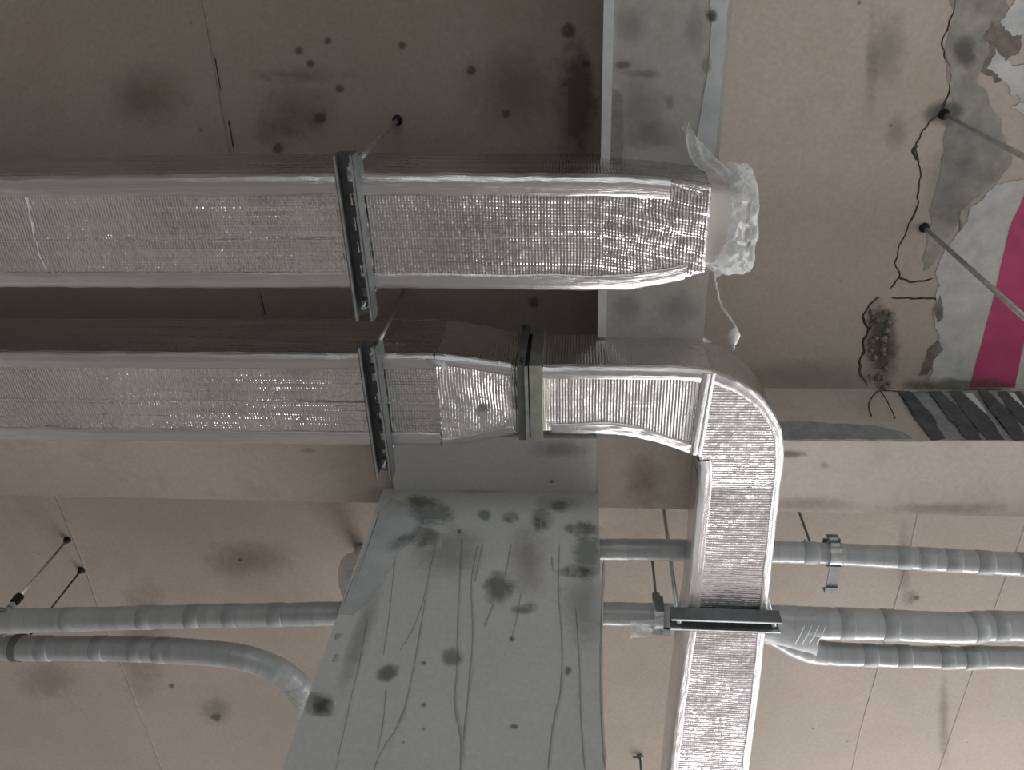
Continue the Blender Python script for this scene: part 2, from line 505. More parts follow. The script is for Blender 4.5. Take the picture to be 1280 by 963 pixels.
# slab, right bay: flaking white paint, pink painted stripe, mortar, cracks
patch('paint_patch', [(1300,215),(1262,228),(1245,232),(1230,250),(1214,262),(1205,285),(1180,318),(1170,345),(1172,365),(1168,385),(1166,410),(1172,420),(1163,440),(1166,462),(1158,478),(1170,486),(1300,486)], SL, M_white, ceiling, 0.0012, 0.01, 4, 3)
patch('paint_patch', [(1272,-10),(1262,10),(1250,28),(1262,45),(1300,40),(1300,-10)], SL, M_white, ceiling, 0.0012, 0.008, 4, 4)
patch('paint_patch', [(1246,62),(1236,85),(1252,97),(1262,112),(1276,125),(1300,120),(1300,75),(1270,82)], SL, M_white, ceiling, 0.0012, 0.01, 4, 5)
patch('paint_patch', [(1263,132),(1278,128),(1300,136),(1300,160),(1275,140)], SL, M_white, ceiling, 0.0012, 0.006, 4, 6)
patch('painted_stripe', [(1293,215),(1262,285),(1240,380),(1212,484),(1268,484),(1300,330),(1340,215)], SL, M_pink, ceiling, 0.0022, 0.0015, 4, 7)
patch('mortar_patch', [(1190,-10),(1188,30),(1182,60),(1187,105),(1190,140),(1180,165),(1172,230),(1160,300),(1150,340),(1170,330),(1205,262),(1235,235),(1262,205),(1250,150),(1225,100),(1242,60),(1258,20),(1262,-10)], SL, M_grey, ceiling, 0.0008, 0.012, 4, 8)
patch('mortar_patch', [(1240,25),(1230,45),(1236,66),(1225,90),(1245,104),(1262,95),(1258,75),(1272,66),(1278,40),(1258,22)], SL, M_stone, ceiling, 0.001, 0.01, 4, 18)
line('crack', [(1196,-10),(1190,20),(1178,55),(1186,80),(1187,110),(1176,140),(1160,155),(1146,182),(1150,210),(1148,240),(1146,262),(1132,290),(1120,325),(1124,345),(1112,362)], SL, 0.0028, M_crack, ceiling, jit=0.006)
line('crack', [(1147,182),(1141,188),(1147,200)], SL, 0.006, M_crack, ceiling)
line('crack', [(1124,347),(1140,352),(1166,349)], SL, 0.004, M_crack, ceiling, jit=0.004)
line('crack', [(1114,372),(1140,373),(1170,374),(1175,386)], SL, 0.004, M_crack, ceiling, jit=0.004)
line('crack', [(1100,372),(1084,384),(1079,400),(1086,412),(1080,425),(1078,445),(1074,458),(1082,482)], SL, 0.0045, M_crack, ceiling, jit=0.006)
line('crack', [(1200,262),(1196,300),(1180,325),(1176,345)], SL, 0.0055, M_stone, ceiling, jit=0.008)
patch('mortar_patch', [(1172,426),(1160,436),(1154,458),(1148,470),(1160,468),(1168,450),(1180,436)], SL, M_stone, ceiling, 0.0018, 0.006, 3, 9)
patch('mortar_patch', [(1176,370),(1166,388),(1172,404),(1180,398)], SL, M_stone, ceiling, 0.0018, 0.004, 3, 10)
stain('stain', 1102, 430, 26, 62, SL, M_sd, ceiling)
stain('stain', 1180, 140, 30, 20, SL, M_sd, ceiling)
stain('stain', 1102, 425, 18, 45, SL, M_sd, ceiling, 0.003)
stain('stain', 1205, 65, 18, 26, SL, M_sd, ceiling)
stain('stain', 1110, 60, 30, 60, SL, M_sf, ceiling)
stain('stain', 1090, 85, 10, 80, SL, M_sf, ceiling)
stain('stain', 1120, 165, 18, 30, SL, M_sf, ceiling)
stain('stain', 1190, 230, 40, 60, SL, M_sf, ceiling, 0.0025)
stain('stain', 1215, 180, 40, 50, SL, M_sf, ceiling, 0.0025)
stain('stain', 1010, 470, 120, 26, SL, M_sf, ceiling)
stain('stain', 1200, 482, 90, 12, SL, M_sd, ceiling, 0.004)
# exposed stones in the honeycombed strip
stones = []
for i in range(34):
    p = atz(random.uniform(1086, 1116), random.uniform(385, 484), H)
    r = random.uniform(0.005, 0.012)
    bm = bmesh.new(); bmesh.ops.create_icosphere(bm, subdivisions=1, radius=r)
    for v in bm.verts: v.co += noise.noise_vector(v.co * 90 + p) * r * 0.4
    bm.verts.index_update()
    stones.append(([p + v.co for v in bm.verts], [tuple(v.index for v in f.verts) for f in bm.faces])); bm.free()
so = meshobj('exposed_aggregate', *merge(stones), M_stone, ceiling); so['kind'] = 'stuff'
# slab, left bay: rust stains and pin holes
for (x, y, rx, ry, mt) in ((370,140,60,50,M_sb),(395,148,16,18,M_sb),(345,160,40,30,M_sb),(185,120,60,50,M_sb),(640,110,70,70,M_sb),(375,95,70,14,M_sb),(720,130,30,90,M_sd)):
    stain('stain', x, y, rx, ry, SL, mt, ceiling)
for (x, y, r) in ((410,50,3),(503,57,3),(590,88,3),(710,38,5),(733,80,3),(632,142,3),(374,63,3),(401,147,4),(348,186,4),(388,80,3),(425,110,3),(667,378,4)):
    stain('stain', x, y, r * 2.2, r * 2.2, SL, M_sd, ceiling, 0.002)
line('crack', [(268,70),(276,115)], SL, 0.003, M_crack, ceiling)
line('crack', [(286,150),(292,186)], SL, 0.003, M_crack, ceiling)
line('crack', [(325,366),(332,395)], SL, 0.003, M_crack, ceiling)
# slab beyond the beam
for (x, y, rx, ry, mt) in ((1138,748,14,12,M_sb),(1146,748,5,4,M_sd),(270,888,26,22,M_sf),(310,700,70,30,M_sb),(180,800,40,90,M_sf),(60,850,50,30,M_sf),(1130,700,10,60,M_sf),(1180,900,8,70,M_sf),(270,897,8,6,M_sd),(300,700,4,3,M_sd),(215,858,5,4,M_sd)):
    stain('stain', x, y, rx, ry, SL, mt, ceiling)
# cross beam soffit: blue-grey strip, dark marks
patch('mortar_strip', [(888,-12),(889,30),(886,80),(878,130),(872,160),(866,200),(893,200),(899,130),(906,60),(911,-12)], SO, M_blue, cross, 0.001, 0.002, 4, 11)
patch('mortar_strip', [(764,110),(778,118),(780,180),(776,200),(762,200)], SO, M_grey, cross, 0.001, 0.004, 4, 12)
for (x, y, rx, ry, mt) in ((889,20,9,9,M_sd),(889,20,8,8,M_sd),(779,81,14,6,M_sd),(800,92,30,5,M_sg),(838,128,6,12,M_sg),(884,82,8,14,M_sg),(790,30,26,30,M_sf),(870,40,16,40,M_sf),(820,170,50,24,M_sf),(785,385,20,24,M_sf),(850,385,30,30,M_sf),(800,140,40,50,M_sf)):
    stain('stain', x, y, rx, ry, SO, mt, cross, 0.0022)
# long beam: face bands, diagonal dark smears, soffit marks
patch('mortar_strip', [(950,526),(1010,528),(1090,532),(1130,540),(1140,549),(1000,550),(950,550)], BF, M_slate, beam, 0.001, 0.004, 4, 13)
patch('paint_smear', [(1128,492),(1150,489),(1300,489),(1300,552),(1168,550),(1150,525)], BF, M_slate, beam, 0.001, 0.005, 4, 14)
for (a, b, c, d) in ((1122,1138,1166,1180),(1160,1170,1210,1226),(1186,1200,1234,1256),(1222,1234,1268,1284),(1246,1256,1296,1312),(1172,1176,1222,1228),(1268,1276,1318,1330)):
    patch('paint_smear', [(a, 490), (b, 490), ((b + d) / 2 + 6, 520), (d, 551), (c, 551), ((a + c) / 2 - 4, 520)], BF, M_tar, beam, 0.002 + (a % 7) * 0.0003, 0.005, 4, a)
for a in (1206, 1258):
    patch('paint_smear', [(a, 492), (a + 10, 492), (a + 50, 550), (a + 38, 550)], BF, M_light, beam, 0.0016, 0.003, 4, a)
line('crack', [(960,550),(1020,551),(1080,551),(1130,552),(1180,551),(1290,552)], SO, 0.003, M_grey, beam, jit=0.004)
line('crack', [(1100,488),(1150,491),(1200,489),(1250,487),(1300,488)], BF, 0.005, M_crack, beam, jit=0.006)
for (x, y, rx, ry, mt) in ((1030,582,8,5,M_sb),(990,568,20,5,M_sd),(1010,630,70,10,M_sf),(1180,635,100,8,M_sf),(1100,541,22,5,M_sd),(700,560,50,14,M_sf),(805,600,30,40,M_sb),(690,600,4,3,M_sd),(385,563,12,4,M_sf)):
    stain('stain', x, y, rx, ry, SO, mt, beam, 0.0075 if 500 < x < 746 else 0.0022)
# column face: hand smudges, drips, patches
for (x, y, rx, ry, mt, an) in ((540,640,32,22,M_sg,0.3),(525,628,24,10,M_sg,0),(676,650,17,19,M_sd,0.5),(624,734,22,26,M_sd,0.5),(606,645,10,9,M_sg,0),(637,648,13,9,M_sg,0),(484,843,19,12,M_sd,-0.4),(565,823,17,14,M_sg,0),(656,762,20,9,M_sg,-0.2),(728,662,26,11,M_sg,0),(735,690,24,40,M_sg,0),(720,715,26,9,M_sg,0),(710,839,6,8,M_sd,0),(505,672,9,4,M_sd,-0.5),(500,680,26,10,M_sf,-0.5),(530,670,22,18,M_sg,0),(574,665,4,4,M_sd,0),(660,700,30,60,M_sb,0),(600,610,60,9,M_sf,0),(700,630,40,12,M_sf,0),(640,800,5,4,M_sd,0),(530,830,4,3,M_sd,0),(643,909,7,4,M_sd,0),(530,882,4,3,M_sd,0),(398,880,20,22,M_sd,0.6),(404,886,16,18,M_sd,0.6),(700,635,12,10,M_sg,0),(560,690,60,40,M_sf,0),(730,760,30,60,M_sf,0),(450,800,14,90,M_sf,0.35)):
    stain('stain', x, y, rx, ry, CFc, mt, column, 0.0016, an)
for pts, wd in (([(578,672),(576,720),(573,780),(573,830),(570,880),(578,930),(576,965)],0.0035),([(598,680),(590,730),(592,790),(588,850),(581,920),(577,965)],0.0032),
        ([(545,680),(535,730),(520,780),(500,815)],0.002),([(540,700),(526,790),(515,850),(502,900),(478,940),(468,965)],0.0028),([(495,690),(488,760),(480,820)],0.002),
        ([(700,680),(699,740),(703,800),(702,860),(692,910),(686,965)],0.0028),([(720,760),(725,830),(727,900),(732,965)],0.0024),([(640,680),(632,720)],0.0026),([(604,682),(594,728)],0.0035),
        ([(690,695),(692,715)],0.003),([(652,740),(645,780),(638,804)],0.0022),([(618,755),(606,784)],0.003),([(483,862),(480,900),(472,945)],0.002),([(460,770),(450,830),(438,880),(420,965)],0.0018),([(755,700),(752,780),(752,880),(757,965)],0.003),
        ([(420,800),(424,792)],0.006),([(418,828),(422,818)],0.006)):
    line('drip', pts, CFc, wd * 1.5, M_drip, column, 0.0012)
patch('mortar_patch', [(489,622),(535,640),(525,665),(500,690),(470,745),(440,770),(424,768),(455,690),(475,640)], CFc, M_blue, column, 0.0008, 0.003, 4, 15)

# ------------------------------------------------------------------ ducts
def ring_uv(A, B, zb, zt, r, nb=26, ns=14, ntop=5, nc=4):
    """closed outline from the near top corner down, along the bottom from A to B, up and back; returns points and running length"""
    A, B = Vector((A[0], A[1], 0)), Vector((B[0], B[1], 0))
    W = (B - A).length; d = (B - A) / W
    Hh = zt - zb
    pts = []
    def add(s, z): pts.append(A + d * s + Vector((0, 0, z)))
    def arc(cs, cz, a0, a1):
        for k in range(1, nc):
            a = a0 + (a1 - a0) * k / nc
            add(cs + r * math.cos(a), cz + r * math.sin(a))
    pi = math.pi
    for k in range(ns + 1): add(0, zt - r - (Hh - 2*r) * k / ns)
    arc(r, zb + r, pi, 1.5*pi)
    for k in range(nb + 1): add(r + (W - 2*r) * k / nb, zb)
    arc(W - r, zb + r, 1.5*pi, 2*pi)
    for k in range(ns + 1): add(W, zb + r + (Hh - 2*r) * k / ns)
    arc(W - r, zt - r, 0, 0.5*pi)
    for k in range(ntop + 1): add(W - r - (W - 2*r) * k / ntop, zt)
    arc(r, zt - r, 0.5*pi, pi)
    return pts
def duct_loft(name, st, mat, parent, amp=0.002, freq=11.0, r=0.012, caps=(True, True), edge=0.0, inflate=0.0, planar=None):
    """st: list of (A, B, zb, zt) stations (near side, far side, bottom, top)"""
    V, U, F = [], [], []
    s = 0; prev = None; n_ = 0
    for i, (A, B, zb, zt) in enumerate(st):
        mid = (Vector((A[0], A[1], 0)) + Vector((B[0], B[1], 0))) / 2
        if prev is not None: s += (mid - prev).length
        prev = mid
        P = ring_uv(A, B, EYE + zb, EYE + zt, r)
        n_ = len(P)
        c = mid + Vector((0, 0, EYE + (zb + zt) / 2))
        v = 0
        for k, p in enumerate(P):
            if k: v += (p - P[k-1]).length
            q = Vector((p.x * 0.5, p.y, p.z)) if abs(A[0] - B[0]) < 0.02 else p
            d = noise.noise_vector(q * freq) * amp + noise.noise_vector(p * freq * 3.1) * amp * 0.35
            if edge:
                d += noise.noise_vector(p * 70) * edge
            V.append(p + d + (p - c).normalized() * inflate)
            U.append((s, v) if planar is None else ((p.x, p.y + p.z) if planar == 'x' else (p.y, p.x + p.z)))
    for i in range(len(st) - 1):
        for k in range(n_):
            j = (k + 1) % n_
            F.append((i*n_+k, (i+1)*n_+k, (i+1)*n_+j, i*n_+j))
    if caps[0]: F.append(tuple(range(n_)))
    if caps[1]: F.append(tuple((len(st)-1)*n_ + k for k in range(n_ - 1, -1, -1)))
    me = meshobj(name, V, F, mat, parent, True, U)
    return me
def tape_strip(name, edge_pts, across, wid, wside, mat, parent, proud=0.0016, r=0.012, wob=0.003, amp=0.0015):
    """tape folded over a lower duct edge: edge_pts follow the edge, across = unit vectors pointing inward on the bottom"""
    V, U, F = [], [], []
    n_ = 12
    s = 0
    for i, (p, a) in enumerate(zip(edge_pts, across)):
        if i: s += (p - edge_pts[i-1]).length
        w1 = wid + wob * noise.noise(p * 9 + Vector((3, 0, 0)))
        w2 = wside + wob * noise.noise(p * 9 + Vector((0, 5, 0)))
        prof = [(0.003, w2 + 0.001)]
        for k in range(5):
            prof.append((-proud, r + (w2 - r) * (1 - k / 4)))
        for k in range(1, 3):
            t_ = math.pi + (math.pi / 2) * k / 3
            prof.append((r + (r + proud) * math.cos(t_), r + (r + proud) * math.sin(t_)))
        for k in range(5):
            prof.append((r + (w1 - r) * k / 4, -proud))
        prof.append((w1 + 0.001, 0.004))
        n_ = len(prof)
        for k, (x, z) in enumerate(prof):
            q = p + a * x + Vector((0, 0, z))
            d = noise.noise_vector(Vector((q.x * 14, q.y * 60, q.z * 60)) if abs(a.y) > 0.7 else Vector((q.x * 60, q.y * 14, q.z * 60))) * amp
            dn = Vector((0, 0, -abs(d.z))) if k > 7 else a * (-abs(d.x))
            V.append(q + dn); U.append((s, k * 0.008))
    for i in range(len(edge_pts) - 1):
        for k in range(n_ - 1):
            F.append((i*n_+k, (i+1)*n_+k, (i+1)*n_+k+1, i*n_+k+1))
    return meshobj(name, V, F, mat, parent, True, U)
def frange(a, b, step):
    k = max(1, int(round(abs(b - a) / step)))
    return [a + (b - a) * i / k for i in range(k + 1)]
def lin(x, xs, ys):
    if x <= xs[0]: return ys[0]
    for i in range(len(xs) - 1):
        if x <= xs[i+1]:
            t = (x - xs[i]) / (xs[i+1] - xs[i]); return ys[i] + (ys[i+1] - ys[i]) * t
    return ys[-1]

# ---- upper duct (ends open beside the cross beam)
uduct = empty('air_duct', (-1.0, 0.55, EYE + 1.6), 'upper foil-insulated rectangular duct ending with loose plastic film over its open mouth', 'duct', 'foil insulated ducts')
UX = [-4.19, -1.2, -0.4, 0.02, 0.10, 0.17, 0.25]
UA = [0.418, 0.424, 0.428, 0.436, 0.440, 0.446, 0.455]
UB = [0.660, 0.664, 0.668, 0.674, 0.672, 0.660, 0.640]
UT = [1.815, 1.815, 1.815, 1.812, 1.805, 1.795, 1.785]
def ust(x): return ((x, lin(x, UX, UA)), (x, lin(x, UX, UB)), 1.6, lin(x, UX, UT))
uins = duct_loft('insulation', [ust(x) for x in frange(-4.19, -1.6, 0.05)] + [ust(x) for x in frange(-1.59, 0.04, 0.012)], M_foil, uduct, 0.0022, 9.0, 0.013, (False, False))
duct_loft('end_insulation', [ust(x) for x in frange(0.04, 0.25, 0.006)], M_foil, uduct, 0.004, 22.0, 0.014, (False, True), 0.0015)
for side, nm in ((0, 'foil_tape'), (1, 'foil_tape')):
    xs = frange(-4.19, -1.7, 0.06)[:-1] + frange(-1.7, 0.21 if side else 0.17, 0.012)
    if side == 0:
        e = [Vector((x, lin(x, UX, UA), EYE + 1.6)) for x in xs]; ac = [Vector((0, 1, 0))] * len(xs)
    else:
        e = [Vector((x, lin(x, UX, UB), EYE + 1.6)) for x in xs]; ac = [Vector((0, -1, 0))] * len(xs)
    tape_strip(nm, e, ac, 0.034, 0.022, M_tape, uins, 0.0032, 0.013, 0.004, 0.004)
# seam of the foil down the middle of the underside and the old wrapping joint at the left
tube('foil_seam', [Vector((x, 0.556 + 0.002 * noise.noise(Vector((x * 6, 0, 0))), EYE + 1.5985)) for x in frange(-1.6, 0.22, 0.02)], 0.0007, M_tape2, uins, 6, uv=True)
jp = [atz(x, y, 1.599) for x, y in ((24,226),(33,250),(38,275),(44,300),(52,325),(62,345))]
tube('wrapping_joint', [p + Vector((0.004 * noise.noise(p * 40), 0, 0)) for p in cat(jp, 8)], 0.0012, M_tape2, uduct, 6, uv=True)
# bare sheet metal mouth
sl = []
duct_loft('sheet_metal_mouth', [((x, 0.468), (x, 0.622), 1.612, 1.765) for x in frange(0.235, 0.325, 0.015)], M_sheet, uduct, 0.0004, 8, 0.004, (False, False))
# plastic film hanging round the mouth: gathered sleeve with ragged rim, plus a twisted streamer
def film_sleeve(name, mat):
    V, F = [], []
    n_, ms = 96, 16
    for i in range(ms):
        t = i / (ms - 1)
        for k in range(n_):
            a = k / n_
            P = ring_uv((0, 0), (0, 1), 0, 1, 0.16, 8, 8, 8, 3)
            q = P[int(a * len(P)) % len(P)]
            yy, zz = q.y - 0.5, q.z - 0.5
            x = 0.289 + 0.012 * (noise.noise(Vector((a * 7, 0, 1)))) + t * 0.045
            if yy > 0.1: x -= 0.03 * (1 - t) * min(1, (yy - 0.1) * 3)
            grow = 1.04 + 0.10 * math.sin(t * math.pi) + 0.05 * t
            wv = noise.noise(Vector((a * 30, t * 4, 2))) * 0.006 + noise.noise(Vector((yy * 12, zz * 12, t * 3))) * 0.010
            p = Vector((x + wv * 0.8, 0.545 + yy * 0.160 * grow, EYE + 1.684 + zz * 0.172 * grow))
            nrm = Vector((0, yy, zz)).normalized()
            V.append(p + nrm * (0.004 + wv))
    for i in range(ms - 1):
        for k in range(n_):
            j = (k + 1) % n_
            F.append((i*n_+k, (i+1)*n_+k, (i+1)*n_+j, i*n_+j))
    return V, F
v, f = film_sleeve('x', M_film)
ufilm = meshobj('plastic_film', v, f, M_film, uduct, True)
# rolled rim of the film
rim = []
for k in range(61):
    a = k / 60
    P = ring_uv((0, 0), (0, 1), 0, 1, 0.18, 8, 8, 8, 3)
    q = P[int(a * len(P)) % len(P)]
    yy, zz = q.y - 0.5, q.z - 0.5
    rim.append(Vector((0.336 + 0.012 * noise.noise(Vector((a * 9, 3, 0))), 0.545 + yy * 0.178, EYE + 1.684 + zz * 0.188)) + noise.noise_vector(Vector((a * 20, 0, 7))) * 0.007)
tube('film_rim', rim, [0.008 + 0.006 * noise.noise(Vector((k * 0.4, 1, 1))) for k in range(61)], M_film, ufilm, 8)
# crumpled lower flap
fp = [atz(x, y, 1.605) for x, y in ((893,322),(896,304),(913,297),(930,290),(936,312),(934,333),(910,337),(892,346))]
V, F = [], []
g = 14
for j in range(g):
    for i in range(g):
        a, b = i / (g - 1), j / (g - 1)
        p = (fp[0].lerp(fp[3], a)).lerp(fp[7].lerp(fp[5], a), b)
        V.append(p + Vector((0, 0, -0.004 + 0.018 * noise.noise(p * 55))))
for j in range(g - 1):
    for i in range(g - 1): F.append((j*g+i, j*g+i+1, (j+1)*g+i+1, (j+1)*g+i))
fl = meshobj('film_flap', V, F, M_film2, ufilm, True)
# streamer twisting up along the near side
sp = [(atz(x, y, hh), w_) for x, y, hh, w_ in ((857,156,1.74,0.010),(862,166,1.72,0.013),(868,182,1.70,0.024),(878,198,1.69,0.024),(890,206,1.68,0.020),(902,212,1.67,0.020),(912,224,1.66,0.018),(916,240,1.65,0.016))]
cp = cat([p for p, _ in sp], 6); cw = cat([Vector((w_, 0, 0)) for _, w_ in sp], 6)
V, F = [], []
for i, p in enumerate(cp):
    d = (cp[min(i+1, len(cp)-1)] - cp[max(i-1, 0)]).normalized()
    ph = 0.25 * math.sin(i * 0.25)
    s_ = d.cross(CF).normalized(); u_ = s_.cross(d)
    for k in range(7):
        a = -1 + 2 * k / 6
        c = (s_ * math.cos(ph) + u_ * math.sin(ph)) * a * cw[i].x * 0.75
        V.append(p + c + u_ * 0.006 * math.sin(a * 5 + i * 0.3) + noise.noise_vector(p * 60 + Vector((k, 0, 0))) * 0.002)
for i in range(len(cp) - 1):
    for k in range(6): F.append((i*7+k, i*7+k+1, (i+1)*7+k+1, (i+1)*7+k))
meshobj('film_streamer', V, F, M_film2, ufilm, True)

# ---- lower duct: wide run, reducer, flange, narrow run, elbow, branch
lduct = empty('air_duct', (-1.0, 0.95, EYE + 1.6), 'lower foil-insulated duct that narrows, turns an elbow and runs past the column', 'duct', 'foil insulated ducts')
def run(x): return ((x, 0.835), (x, 1.075), 1.6, 1.812)
duct_loft('insulation', [run(x) for x in frange(-4.19, -1.7, 0.05)] + [run(x) for x in frange(-1.69, -0.33, 0.012)], M_foil, lduct, 0.002, 9.0, 0.013, (False, False))
RX = [-0.33, -0.30, -0.24, -0.18, -0.146]
def red(x):
    return ((x, lin(x, RX, [0.835, 0.838, 0.848, 0.858, 0.862])), (x, lin(x, RX, [1.075, 1.074, 1.062, 1.044, 1.040])), lin(x, RX, [1.6, 1.602, 1.604, 1.604, 1.604]), lin(x, RX, [1.812, 1.812, 1.808, 1.798, 1.79]))
duct_loft('reducer_insulation', [red(x) for x in frange(-0.33, -0.146, 0.006)], M_rib, lduct, 0.0028, 14.0, 0.012, (False, True), 0.0008)
def nar(x): return ((x, 0.864), (x, lin(x, [-0.09, 0.03, 0.10], [1.032, 1.034, 1.038])), 1.6, 1.79)
duct_loft('narrow_insulation', [nar(x) for x in frange(-0.09, 0.10, 0.006)], M_rib, lduct, 0.0015, 9.0, 0.010, (True, False))
EA1 = cat([(0.10,0.864,0),(0.16,0.864,0),(0.22,0.865,0),(0.285,0.873,0)], 12)
EB1 = cat([(0.10,1.038,0),(0.16,1.052,0),(0.215,1.071,0),(0.264,1.090,0)], 12)
EA2 = cat([(0.285,0.873,0),(0.345,0.900,0),(0.396,0.937,0),(0.433,0.985,0),(0.455,1.032,0),(0.467,1.098,0),(0.469,1.18,0)], 12)
EB2 = cat([(0.264,1.090,0),(0.272,1.098,0),(0.276,1.108,0),(0.279,1.120,0),(0.280,1.135,0),(0.281,1.155,0),(0.282,1.18,0)], 12)
duct_loft('elbow_insulation', [((a.x, a.y), (b.x, b.y), 1.6, 1.79) for a, b in zip(EA1, EB1)], M_rib, lduct, 0.0015, 9.0, 0.010, (False, False), planar='x')
duct_loft('elbow_insulation', [((a.x, a.y), (b.x, b.y), 1.6, 1.79 - 0.045 * min(1, i / (0.8 * len(EA2)))) for i, (a, b) in enumerate(zip(EA2, EB2))], M_rib2, lduct, 0.0015, 9.0, 0.010, (False, False), planar='y')
EA = EA1[:-1] + EA2
EB = EB1[:-1] + EB2
BY = [1.18, 1.53, 1.74, 2.06, 6.59]
def br(y):
    zb = lin(y, BY, [1.6, 1.565, 1.525, 1.47, 1.40])
    return ((lin(y, BY, [0.469, 0.474, 0.473, 0.466, 0.43]), y), (lin(y, BY, [0.282, 0.278, 0.262, 0.248, 0.20]), y), zb, zb + 0.145)
bys = frange(1.18, 2.3, 0.008) + frange(2.36, 6.59, 0.06)
duct_loft('branch_insulation', [br(y) for y in bys], M_rib2, lduct, 0.002, 11.0, 0.010, (False, False))
# tape along the lower edges
def etape(pts, inward, wid, wside, mat=M_tape, r=0.012, amp=0.003, wob=0.004, proud=0.003):
    return tape_strip('foil_tape', pts, inward, wid, wside, mat, lduct, proud, r, wob, amp)
xs = frange(-4.19, -1.7, 0.06)[:-1] + frange(-1.7, -0.335, 0.012)
etape([Vector((x, 0.835, EYE+1.6)) for x in xs], [Vector((0,1,0))]*len(xs), 0.030, 0.014)
etape([Vector((x, 1.075, EYE+1.6)) for x in xs], [Vector((0,-1,0))]*len(xs), 0.036, 0.03)
xs = frange(-0.33, -0.16, 0.008)
etape([Vector((red(x)[0][0], red(x)[0][1], EYE+red(x)[2])) for x in xs], [Vector((0,1,0))]*len(xs), 0.02, 0.012, M_tape2)
etape([Vector((red(x)[1][0], red(x)[1][1], EYE+red(x)[2])) for x in xs], [Vector((0,-1,0))]*len(xs), 0.024, 0.03, M_tape2)
def inward(P, sgn):
    out = []
    for i in range(len(P)):
        d = (P[min(i+1, len(P)-1)] - P[max(i-1, 0)]); d.z = 0; d.normalize()
        out.append(Vector((-d.y, d.x, 0)) * sgn)
    return out
pa = [Vector((x, 0.864, EYE+1.6)) for x in frange(-0.088, 0.09, 0.01)] + [Vector((a.x, a.y, EYE+1.6)) for a in EA[:37]]
etape(pa, inward(pa, 1), 0.022, 0.02)
pb = [Vector((x, nar(x)[1][1], EYE+1.6)) for x in frange(-0.07, 0.09, 0.01)] + [Vector((b.x, b.y, EYE+1.6)) for b in EB[:38]]
etape(pb, inward(pb, -1), 0.030, 0.02, amp=0.006, wob=0.008)
pc = [Vector((a.x, a.y, EYE+1.6)) for a in EA[36:]] + [Vector((br(y)[0][0], y, EYE+br(y)[2])) for y in bys[1:]]
etape(pc, inward(pc, 1), 0.018, 0.02)
pd = [Vector((b.x, b.y, EYE+1.6)) for b in EB[60:]] + [Vector((br(y)[1][0], y, EYE+br(y)[2])) for y in bys[1:]]
etape(pd, inward(pd, -1), 0.026, 0.02)
# folded tape across the mitre of the elbow
for off, wd in ((0.0, 0.012), (0.020, 0.007)):
    p0, p1 = atz(885 + off * 300, 466, 1.5975), atz(868 + off * 300, 567, 1.5975)
    V, U, F = [], [], []
    for i in range(31):
        p = p0.lerp(p1, i / 30) + Vector((0.002 * noise.noise(Vector((i * 0.4, off * 90, 0))), 0, 0))
        for k in range(7):
            a = -1 + k / 3
            V.append(p + Vector((a * wd, 0, -0.006 * math.cos(a * math.pi / 2) - 0.001))); U.append((i * 0.006, k * 0.01))
    for i in range(30):
        for k in range(6): F.append((i*7+k, i*7+k+1, (i+1)*7+k+1, (i+1)*7+k))
    meshobj('mitre_tape', V, F, M_tape2, lduct, True, U)
# loose tape tab on the outer bend
tp = atz(872, 428, 1.78)
tube('tape_tab', [tp + Vector((dx, dy - 0.004, dz)) for dx, dy, dz in ((-0.03, -0.001, 0.0), (-0.01, -0.004, -0.002), (0.012, 0.0, -0.004), (0.036, 0.012, -0.004))], [0.004, 0.011, 0.012, 0.005], M_tape, lduct, 8, uv=True)
# gathered tape end where the wide run stops
tp = atz(549, 453, 1.596)
tube('tape_end', [tp + Vector((dx, dy, 0)) for dx, dy in ((-0.03, -0.006), (-0.012, 0.0), (0.006, 0.006), (0.014, 0.018))], [0.004, 0.007, 0.008, 0.004], M_tape2, lduct, 8, uv=True)
tube('foil_seam', [Vector((x, 0.955 + 0.002 * noise.noise(Vector((x * 6, 2, 0))), EYE + 1.5985)) for x in frange(-1.6, -0.34, 0.02)], 0.0011, M_tape2, lduct, 6, uv=True)
# dirt on the reducer foil
for (x, y, r) in ((604,510,7),(645,480,5),(646,500,6),(645,508,5),(623,489,5),(628,480,3)):
    stain('dirt_spot', x, y, r * 1.6, r, ('z', 1.6), M_sd, lduct, 0.004)
# flange pair with gasket
def frame(name, x0, x1, A, B, zb, zt, wall, mat):
    zb, zt = zb + EYE, zt + EYE
    v, f = merge([box_data((x0, A, zb), (x1, B, zb + wall)), box_data((x0, A, zt - wall), (x1, B, zt)),
                  box_data((x0, A, zb + wall), (x1, A + wall, zt - wall)), box_data((x0, B - wall, zb + wall), (x1, B, zt - wall))])
    return meshobj(name, v, f, mat, lduct)
frame('flange', -0.146, -0.128, 0.850, 1.047, 1.590, 1.802, 0.03, M_zincd)
frame('gasket', -0.1279, -0.1181, 0.868, 1.043, 1.596, 1.790, 0.03, M_gasket)
frame('flange', -0.118, -0.090, 0.850, 1.047, 1.590, 1.802, 0.03, M_olive)
box('flange_lip', (-0.1285, 0.849, EYE + 1.584), (-0.121, 1.048, EYE + 1.590), M_zinc, lduct)
for (x, z) in ((-0.140, 1.78), (-0.134, 1.61)):
    tube('corner_bolt', [(x, 0.851, EYE + z), (x, 0.842, EYE + z)], 0.006, M_gasket, lduct, 6, smooth=False)

